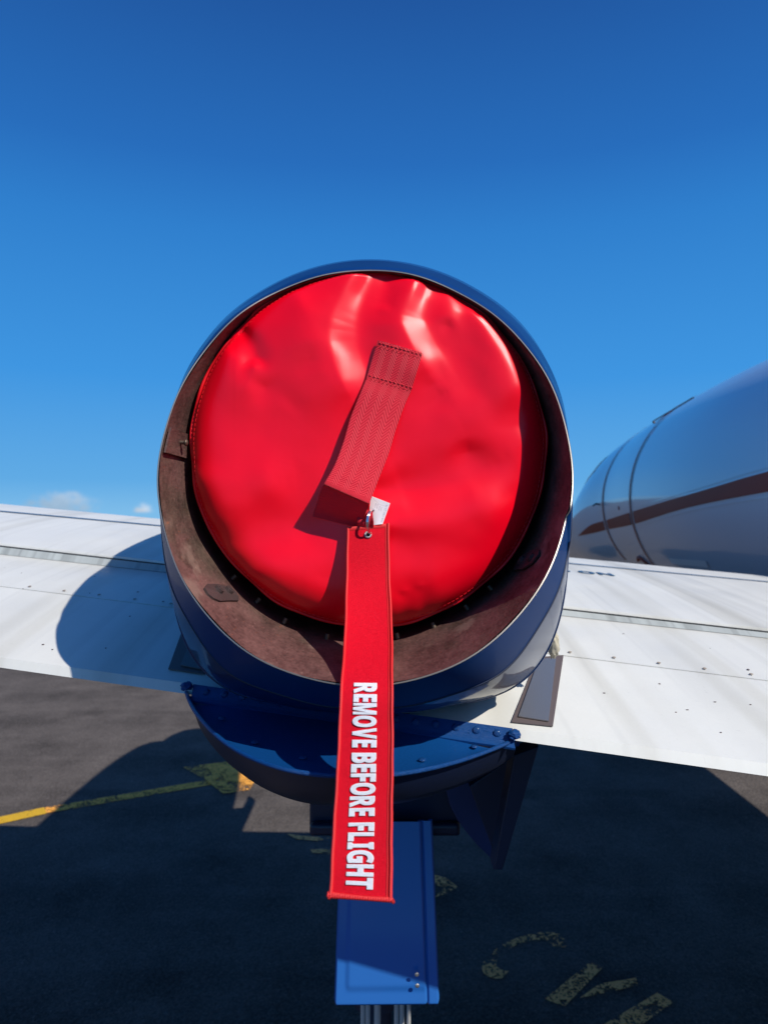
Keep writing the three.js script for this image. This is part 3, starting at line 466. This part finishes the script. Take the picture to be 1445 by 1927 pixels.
{
  const pts = []; for (let i = 0; i < 120; i++) { const a = i / 120 * Math.PI * 2; pts.push(V(PX + (rimWob(a) + 0.0008) * Math.cos(a), PY + (rimWob(a) + 0.0008) * Math.sin(a), -PD - 0.0015 + 0.0012 * Math.sin(a * 23))); }
  part('seam_piping', tube(pts, 0.0019, 8, 480, true), M.vinylSeam, cover);
  const st = []; for (let i = 0; i < 230; i++) { const a = i / 230 * Math.PI * 2, q = rimWob(a) - 0.0045; const p = onFace(q * Math.cos(a), q * Math.sin(a), 0.0004); st.push(along(new THREE.CapsuleGeometry(0.00045, 0.0032, 2, 5), p, V(-Math.sin(a), Math.cos(a), 0))); }
  part('rim_stitching', st, M.vinylSeam, cover).userData.kind = 'stuff';
  // webbing handle: sewn at the top, stands off at the bottom, folds back under itself
  const up = [[640, 711, 795, 664, 0.0045], [676, 700, 784, 700, 0.0055], [712, 689, 773, 736, 0.0055], [735, 680, 764, 756, 0.0075], [785, 660, 745, 808, 0.0125], [830, 647, 732, 852, 0.019], [875, 630, 714, 898, 0.027], [905, 613, 698, 940, 0.033], [911, 610, 695, 948, 0.034]];
  const rowsL = up.map(([y, xl, xr, yr, off]) => [faceAtPx(xl, y, off), faceAtPx(xr, yr, off)]);
  const under = [[608, 914, 694, 951, 0.030], [603, 925, 690, 960, 0.023], [597, 945, 684, 977, 0.012], [591, 962, 680, 988, 0.004], [589, 972, 678, 994, 0.0022]].map(([xl, yl, xr, yr, off]) => [faceAtPx(xl, yl, off), faceAtPx(xr, yr, off)]);
  const rows = [...rowsL, ...under], cl = new THREE.CatmullRomCurve3(rows.map((r) => r[0]), false, 'centripetal'), cr = new THREE.CatmullRomCurve3(rows.map((r) => r[1]), false, 'centripetal');
  const strapF = (u, v) => { const p = cl.getPoint(1 - v).lerp(cr.getPoint(1 - v), u); p.z += 0.0012 * Math.sin(u * Math.PI) * (v < 0.5 ? 0.5 : 1); return p; };
  const strap = part('handle_strap', slab(16, 110, strapF, 0.0016, (u, v) => [u, v * 5]), M.webbing, cover);
  const stitch = (y, z) => { const s = []; for (let i = 0; i < 22; i++) { const t = (i + 0.5) / 22, zz = (i % 2 ? 1 : -1) * z; const a = strapF(t, y + zz); s.push(along(new THREE.CapsuleGeometry(0.0006, 0.0022, 2, 5), a.add(V(0, 0, 0.0006)), V(i % 2 ? 0.7 : -0.5, -0.5, 0))); } return s; };
  part('strap_stitching', [...stitch(0.985, 0.006), ...stitch(0.855, 0.006)], M.webStitch, strap);
  // sewn loop that carries the ring, and the white care label
  const lp = (u, v) => { const a = v * Math.PI; const b = faceAtPx(lerp(672, 690, u), lerp(996, 1000, u) - 34 * v, 0.006 + 0.008 * Math.sin(a)); return b; };
  part('ring_loop', slab(4, 16, lp, 0.0014, (u, v) => [u * 0.4, v]), M.webbing, cover);
  part('ring_loop', slab(4, 16, (u, v) => faceAtPx(lerp(690, 703, u) - 2 * v, lerp(994, 992, u) - 34 * v, 0.010 + 0.006 * Math.sin(v * 3)), 0.0014, (u, v) => [u * 0.4, v]), M.webbing, cover);
  const lq = [[692, 989], [720, 986], [734, 947], [698, 933]];
  const canvas = document.createElement('canvas'); canvas.width = 192; canvas.height = 256; const cx = canvas.getContext('2d');
  cx.fillStyle = '#f1eef0'; cx.fillRect(0, 0, 192, 256); cx.fillStyle = '#8d8f99'; cx.font = '28px sans-serif'; cx.save(); cx.translate(178, 235); cx.rotate(-Math.PI / 2); cx.fillText('GEN-3301-21-16', 0, 0, 215); cx.restore();
  cx.font = '13px sans-serif'; [[60, 90], [80, 95], [105, 110], [125, 112], [40, 235], [55, 238]].forEach(([x, y], i) => { cx.save(); cx.translate(x, y); cx.rotate(-Math.PI / 2); for (let k = 0; k < 5; k++) cx.fillRect(k * 9, -3, 5 + ((i * 3 + k * 5) % 4), 4); cx.restore(); });
  cx.strokeStyle = '#b9b7bd'; cx.lineWidth = 2; cx.beginPath(); cx.moveTo(10, 8); cx.lineTo(100, 52); cx.lineTo(150, 46); cx.stroke();
  const lt = new THREE.CanvasTexture(canvas); lt.colorSpace = THREE.SRGBColorSpace;
  part('care_label', slab(8, 8, (u, v) => { const p = lq.map(([x, y], i) => faceAtPx(x, y, [0.006, 0.009, 0.014, 0.010][i])); const q = p[0].clone().lerp(p[1], u).lerp(p[3].clone().lerp(p[2], u), v); q.z += 0.002 * Math.sin(u * 3.1) * (1 - v); return q; }, 0.0004), mat({ map: lt, roughness: 0.6, sheen: 0.2 }), cover, 'white printed care label');
}

// ------------------------------------------------------------------ streamer that hangs from the cover
const streamer = thing('warning_streamer', 'red cloth streamer with embroidered white lettering hanging by a ring from the round cover', 'streamer', P(678, 1690, 0.545));
{
  const SR = [[988, 653, 731.5, 0.784], [1083, 652, 733.5, 0.762], [1189, 648, 737.5, 0.702], [1285, 641.5, 739, 0.622], [1379, 637.5, 739, 0.600], [1499, 630.5, 738.5, 0.580], [1600, 624.5, 737.5, 0.563], [1692, 619, 736.5, 0.548]];
  const Y0 = 988, Y1 = 1691;
  const S = (t, y) => { const [l, r, d] = interp(SR, y).map((q, k) => k < 2 ? q + 0.4 * Math.sin(y / 37 + k) + 0.3 * Math.sin(y / 13 + k * 2) : q); const yy = y + lerp(4, -3, t) * (1 - smooth(988, 1080, y)); const p = P(lerp(l, r, t), yy, d); p.z += 0.0016 * Math.sin(t * Math.PI) * Math.sin((y - 900) / 60) + 0.0014 * Math.sin((y - 980) / 60 + t * 1.6) * smooth(990, 1060, y) + 0.004 * smooth(1600, 1700, y) * (t - 0.5); return p; };
  const NS = (t, y) => { const e = 0.02, f = 2; return S(t + e, y).sub(S(t - e, y)).cross(S(t, y - f).sub(S(t, y + f))).normalize(); };
  part('band', slab(20, 140, (u, v) => S(u, lerp(Y1, Y0, v)), 0.0018, (u, v) => [u, v * 7]), M.twill, streamer);
  // overlocked hems
  const hemStrip = (t0, t1, h, ya = Y0, yb = Y1) => { const f = (u, v) => { const y = lerp(yb, ya, v), t = lerp(t0, t1, u); return S(t, y).addScaledVector(NS(t, y), h * Math.sqrt(Math.max(0, 1 - (2 * u - 1) ** 2)) + 0.0002); }; return grid(8, 220, f, (u, v) => [u, v * 4.2]); };
  part('hem', hemStrip(-0.012, 0.05, 0.0014), M.hem, streamer);
  part('hem', hemStrip(0.955, 1.015, 0.0016), M.hem, streamer);
  part('stitch_line', hemStrip(0.915, 0.935, 0.0005), M.hem, streamer);
  part('hem', grid(90, 8, (u, v) => { const y = lerp(Y1 - 10 + 3 * Math.sin(u * 2.2), Y1 + 4 - 2 * Math.sin(u * 3.1), v), t = lerp(-0.03, 1.015, u); return S(t, y).addScaledVector(NS(t, Math.min(y, Y1)), 0.0016 * Math.sqrt(Math.max(0, 1 - (2 * v - 1) ** 2)) + 0.0003 * Math.sin(u * 160)); }, (u, v) => [v, u * 0.9]), M.hem, streamer);
  { const cp = []; for (const t of [-0.02, 1.005]) for (let k = 0; k < 3; k++) cp.push(along(new THREE.SphereGeometry(0.0016, 10, 8), S(t + k * 0.01, Y1 - 2 + k * 2), V(0, 1, 0))); part('hem_knot', cp, M.hem, streamer); }
  part('hem', grid(60, 4, (u, v) => { const y = Y0 + lerp(0, 7, v), t = lerp(0.0, 0.92, u); return S(t, y).addScaledVector(NS(t, y + 4), 0.0007 * Math.sin(v * Math.PI) + 0.0003); }, (u, v) => [v, u * 1.2]), M.hem, streamer);
  // raised white embroidery, read downwards
  const T0 = 0.255, T1 = 0.70;
  const word = (str, ya, yb) => {
    const adv = [], gs = []; let x = 0; const W = { M: 1.0, W: 1.0 };
    for (const ch of str) { const g = new TextGeometry(ch, { font, size: 1, depth: 0.1, curveSegments: 6, bevelEnabled: true, bevelSize: 0.035, bevelThickness: 0.05, bevelSegments: 2 }); g.computeBoundingBox(); const b = g.boundingBox, w = (b.max.x - b.min.x) * (W[ch] ? 0.86 : 1) * (ch === 'I' ? 0.95 : 1); g.translate(-b.min.x, -b.min.y, 0).scale(W[ch] ? 0.86 : ch === 'I' ? 0.95 : 1, 1 / (b.max.y - b.min.y), 1); gs.push(g); adv.push([x, w]); x += w + 0.075; }
    const total = x - 0.075, k = (yb - ya) / total;
    gs.forEach((g, i) => {
      const p = g.attributes.position;
      for (let j = 0; j < p.count; j++) { const y = ya + (adv[i][0] + p.getX(j)) * k, t = lerp(T0, T1, p.getY(j)) ; const q = S(t, y).addScaledVector(NS(t, y), 0.0004 + (p.getZ(j) + 0.05) * 0.0055); p.setXYZ(j, q.x, q.y, q.z); }
      g.computeVertexNormals(); part('letter', g, M.thread, streamer);
    });
  };
  word('REMOVE', 1287, 1405); word('BEFORE', 1415, 1538); word('FLIGHT', 1550, 1673);
  // grommet and split ring
  const gp = S(0.5, 1006).addScaledVector(NS(0.5, 1006), 0.0006), gn = NS(0.5, 1006);
  part('grommet', along(new THREE.TorusGeometry(0.0032, 0.0013, 8, 24).rotateX(Math.PI / 2), gp, gn), M.steel, streamer);
  part('grommet_hole', along(new THREE.CylinderGeometry(0.0024, 0.0024, 0.0006, 16), gp, gn), M.soot, streamer);
  const rc = P(700, 982, 0.782), q = new THREE.Quaternion().setFromEuler(new THREE.Euler(0.1, 1.22, -0.28));
  for (const o of [-0.0008, 0.0008]) part('key_ring', new THREE.TorusGeometry(0.0145, 0.0009, 8, 48).translate(0, 0, o).applyQuaternion(q).translate(rc.x, rc.y, rc.z), M.chrome, streamer);
}

// ------------------------------------------------------------------ painted markings on the tarmac
const G = (px, py) => P(px, py, EYE * F / (py - CY));
function paintMat(rgb, wear, seed) {
  const t = tex8(512, 512, (u, v) => { const n = fbm(u * 16 + seed, v * 16), f = N256(u * 256, v * 256), g = N128(u * 96 + seed, v * 96); const a = smooth(wear - 0.05, wear + 0.05, n * 0.5 + f * 0.3 + g * 0.25); const k = 0.8 + 0.35 * f; return [...S3(rgb[0] * k, rgb[1] * k, rgb[2] * k), a]; }, true);
  return mat({ map: t, roughness: 0.8, transparent: true, bumpMap: tarBump, bumpScale: 0.002 });
}
const flat = (pts, lift) => { const s = new THREE.Shape(pts.map((p) => new THREE.Vector2(p.x, p.z))); const g = new THREE.ShapeGeometry(s, 12); const p = g.attributes.position, uv = g.attributes.uv; for (let i = 0; i < p.count; i++) { const x = p.getX(i), z = p.getY(i); p.setXYZ(i, x, lift, z); uv.setXY(i, x, z); } g.setIndex([...g.index.array].reverse()); g.computeVertexNormals(); return g; };
{
  const yellow = paintMat([0.62, 0.36, 0.012], 0.30, 3), yellowWornShade = paintMat([0.88, 0.38, 0.05], 0.45, 9), pale = paintMat([0.95, 0.40, 0.12], 0.51, 17);  // worn yellow and pale paints reddened to offset the blue light in shade
  const bar = (a, b, w) => { const d = b.clone().sub(a).setY(0).normalize(), n = V(-d.z, 0, d.x).multiplyScalar(w / 2); return [a.clone().add(n), b.clone().add(n), b.clone().sub(n), a.clone().sub(n)]; };
  structure('painted_line', flat(bar(G(-700, 1700), G(86, 1526), 0.095), 0.004), yellow);
  structure('painted_line', flat(bar(G(86, 1526), G(500, 1455), 0.085), 0.004), yellowWornShade);  // shaded stretch of the same line, more worn and coloured redder for the shade
  structure('painted_marking', flat([[345, 1446], [445, 1433], [492, 1452], [470, 1488], [420, 1496], [388, 1470]].map((q) => G(...q)), 0.008), yellowWornShade);
  structure('painted_marking', flat([[483, 1448], [505, 1444], [496, 1462], [520, 1478], [492, 1482]].map((q) => G(...q)), 0.008), yellow);
  // worn stencilled letters
  const arc = (cx_, cy_, rx, ry, a0, a1, w, rot) => { const o = [], i_ = [], n = 18; for (let i = 0; i <= n; i++) { const a = lerp(a0, a1, i / n); for (const [k, arr] of [[1, o], [1 - w, i_]]) { const x = rx * k * Math.cos(a), y = ry * k * Math.sin(a); arr.push(G(cx_ + x * Math.cos(rot) - y * Math.sin(rot), cy_ + x * Math.sin(rot) + y * Math.cos(rot))); } } return [...o, ...i_.reverse()]; };
  structure('painted_letter', flat(arc(986, 1800, 84, 36, 2.3, 6.6, 0.34, -0.35), 0.004), pale);
  structure('painted_letter', flat([[1024, 1882], [1110, 1812], [1134, 1822], [1062, 1896]].map((q) => G(...q)), 0.004), pale);
  structure('painted_letter', flat([[1090, 1880], [1128, 1853], [1196, 1842], [1200, 1856], [1150, 1868]].map((q) => G(...q)), 0.004), pale);
  structure('painted_letter', flat([[1110, 1945], [1236, 1870], [1266, 1888], [1180, 1950]].map((q) => G(...q)), 0.004), pale);
  structure('painted_letter', flat([[812, 1646], [840, 1654], [860, 1670], [850, 1680], [818, 1690], [836, 1672], [812, 1664]].map((q) => G(...q)), 0.004), pale);
  structure('painted_marking', flat([[540, 1570], [566, 1574], [620, 1578], [600, 1584], [556, 1580]].map((q) => G(...q)), 0.004), pale);
  structure('painted_marking', flat([[584, 1600], [622, 1598], [622, 1608], [588, 1606]].map((q) => G(...q)), 0.004), pale);
}
// ------------------------------------------------------------------ low building at the far side of the field
{
  const b = thing('airfield_building', 'low sandy beige building far away beyond the nose of the airplane', 'building', V(13.1, 0, -62));
  const wall = part('wall', new THREE.BoxGeometry(7.6, 2.0, 6).translate(13.1, 1.0, -62), mat({ color: C(0.42, 0.36, 0.25), roughness: 0.9 }), b);
  part('roof', new THREE.BoxGeometry(8.0, 0.18, 6.4).translate(13.1, 2.09, -62), mat({ color: C(0.30, 0.28, 0.25), roughness: 0.9 }), b);
  part('door', new THREE.BoxGeometry(1, 2, 0.06).translate(14.2, 1.0, -58.97), mat({ color: C(0.15, 0.15, 0.16), roughness: 0.7 }), wall);
}
renderer.render(scene, camera);
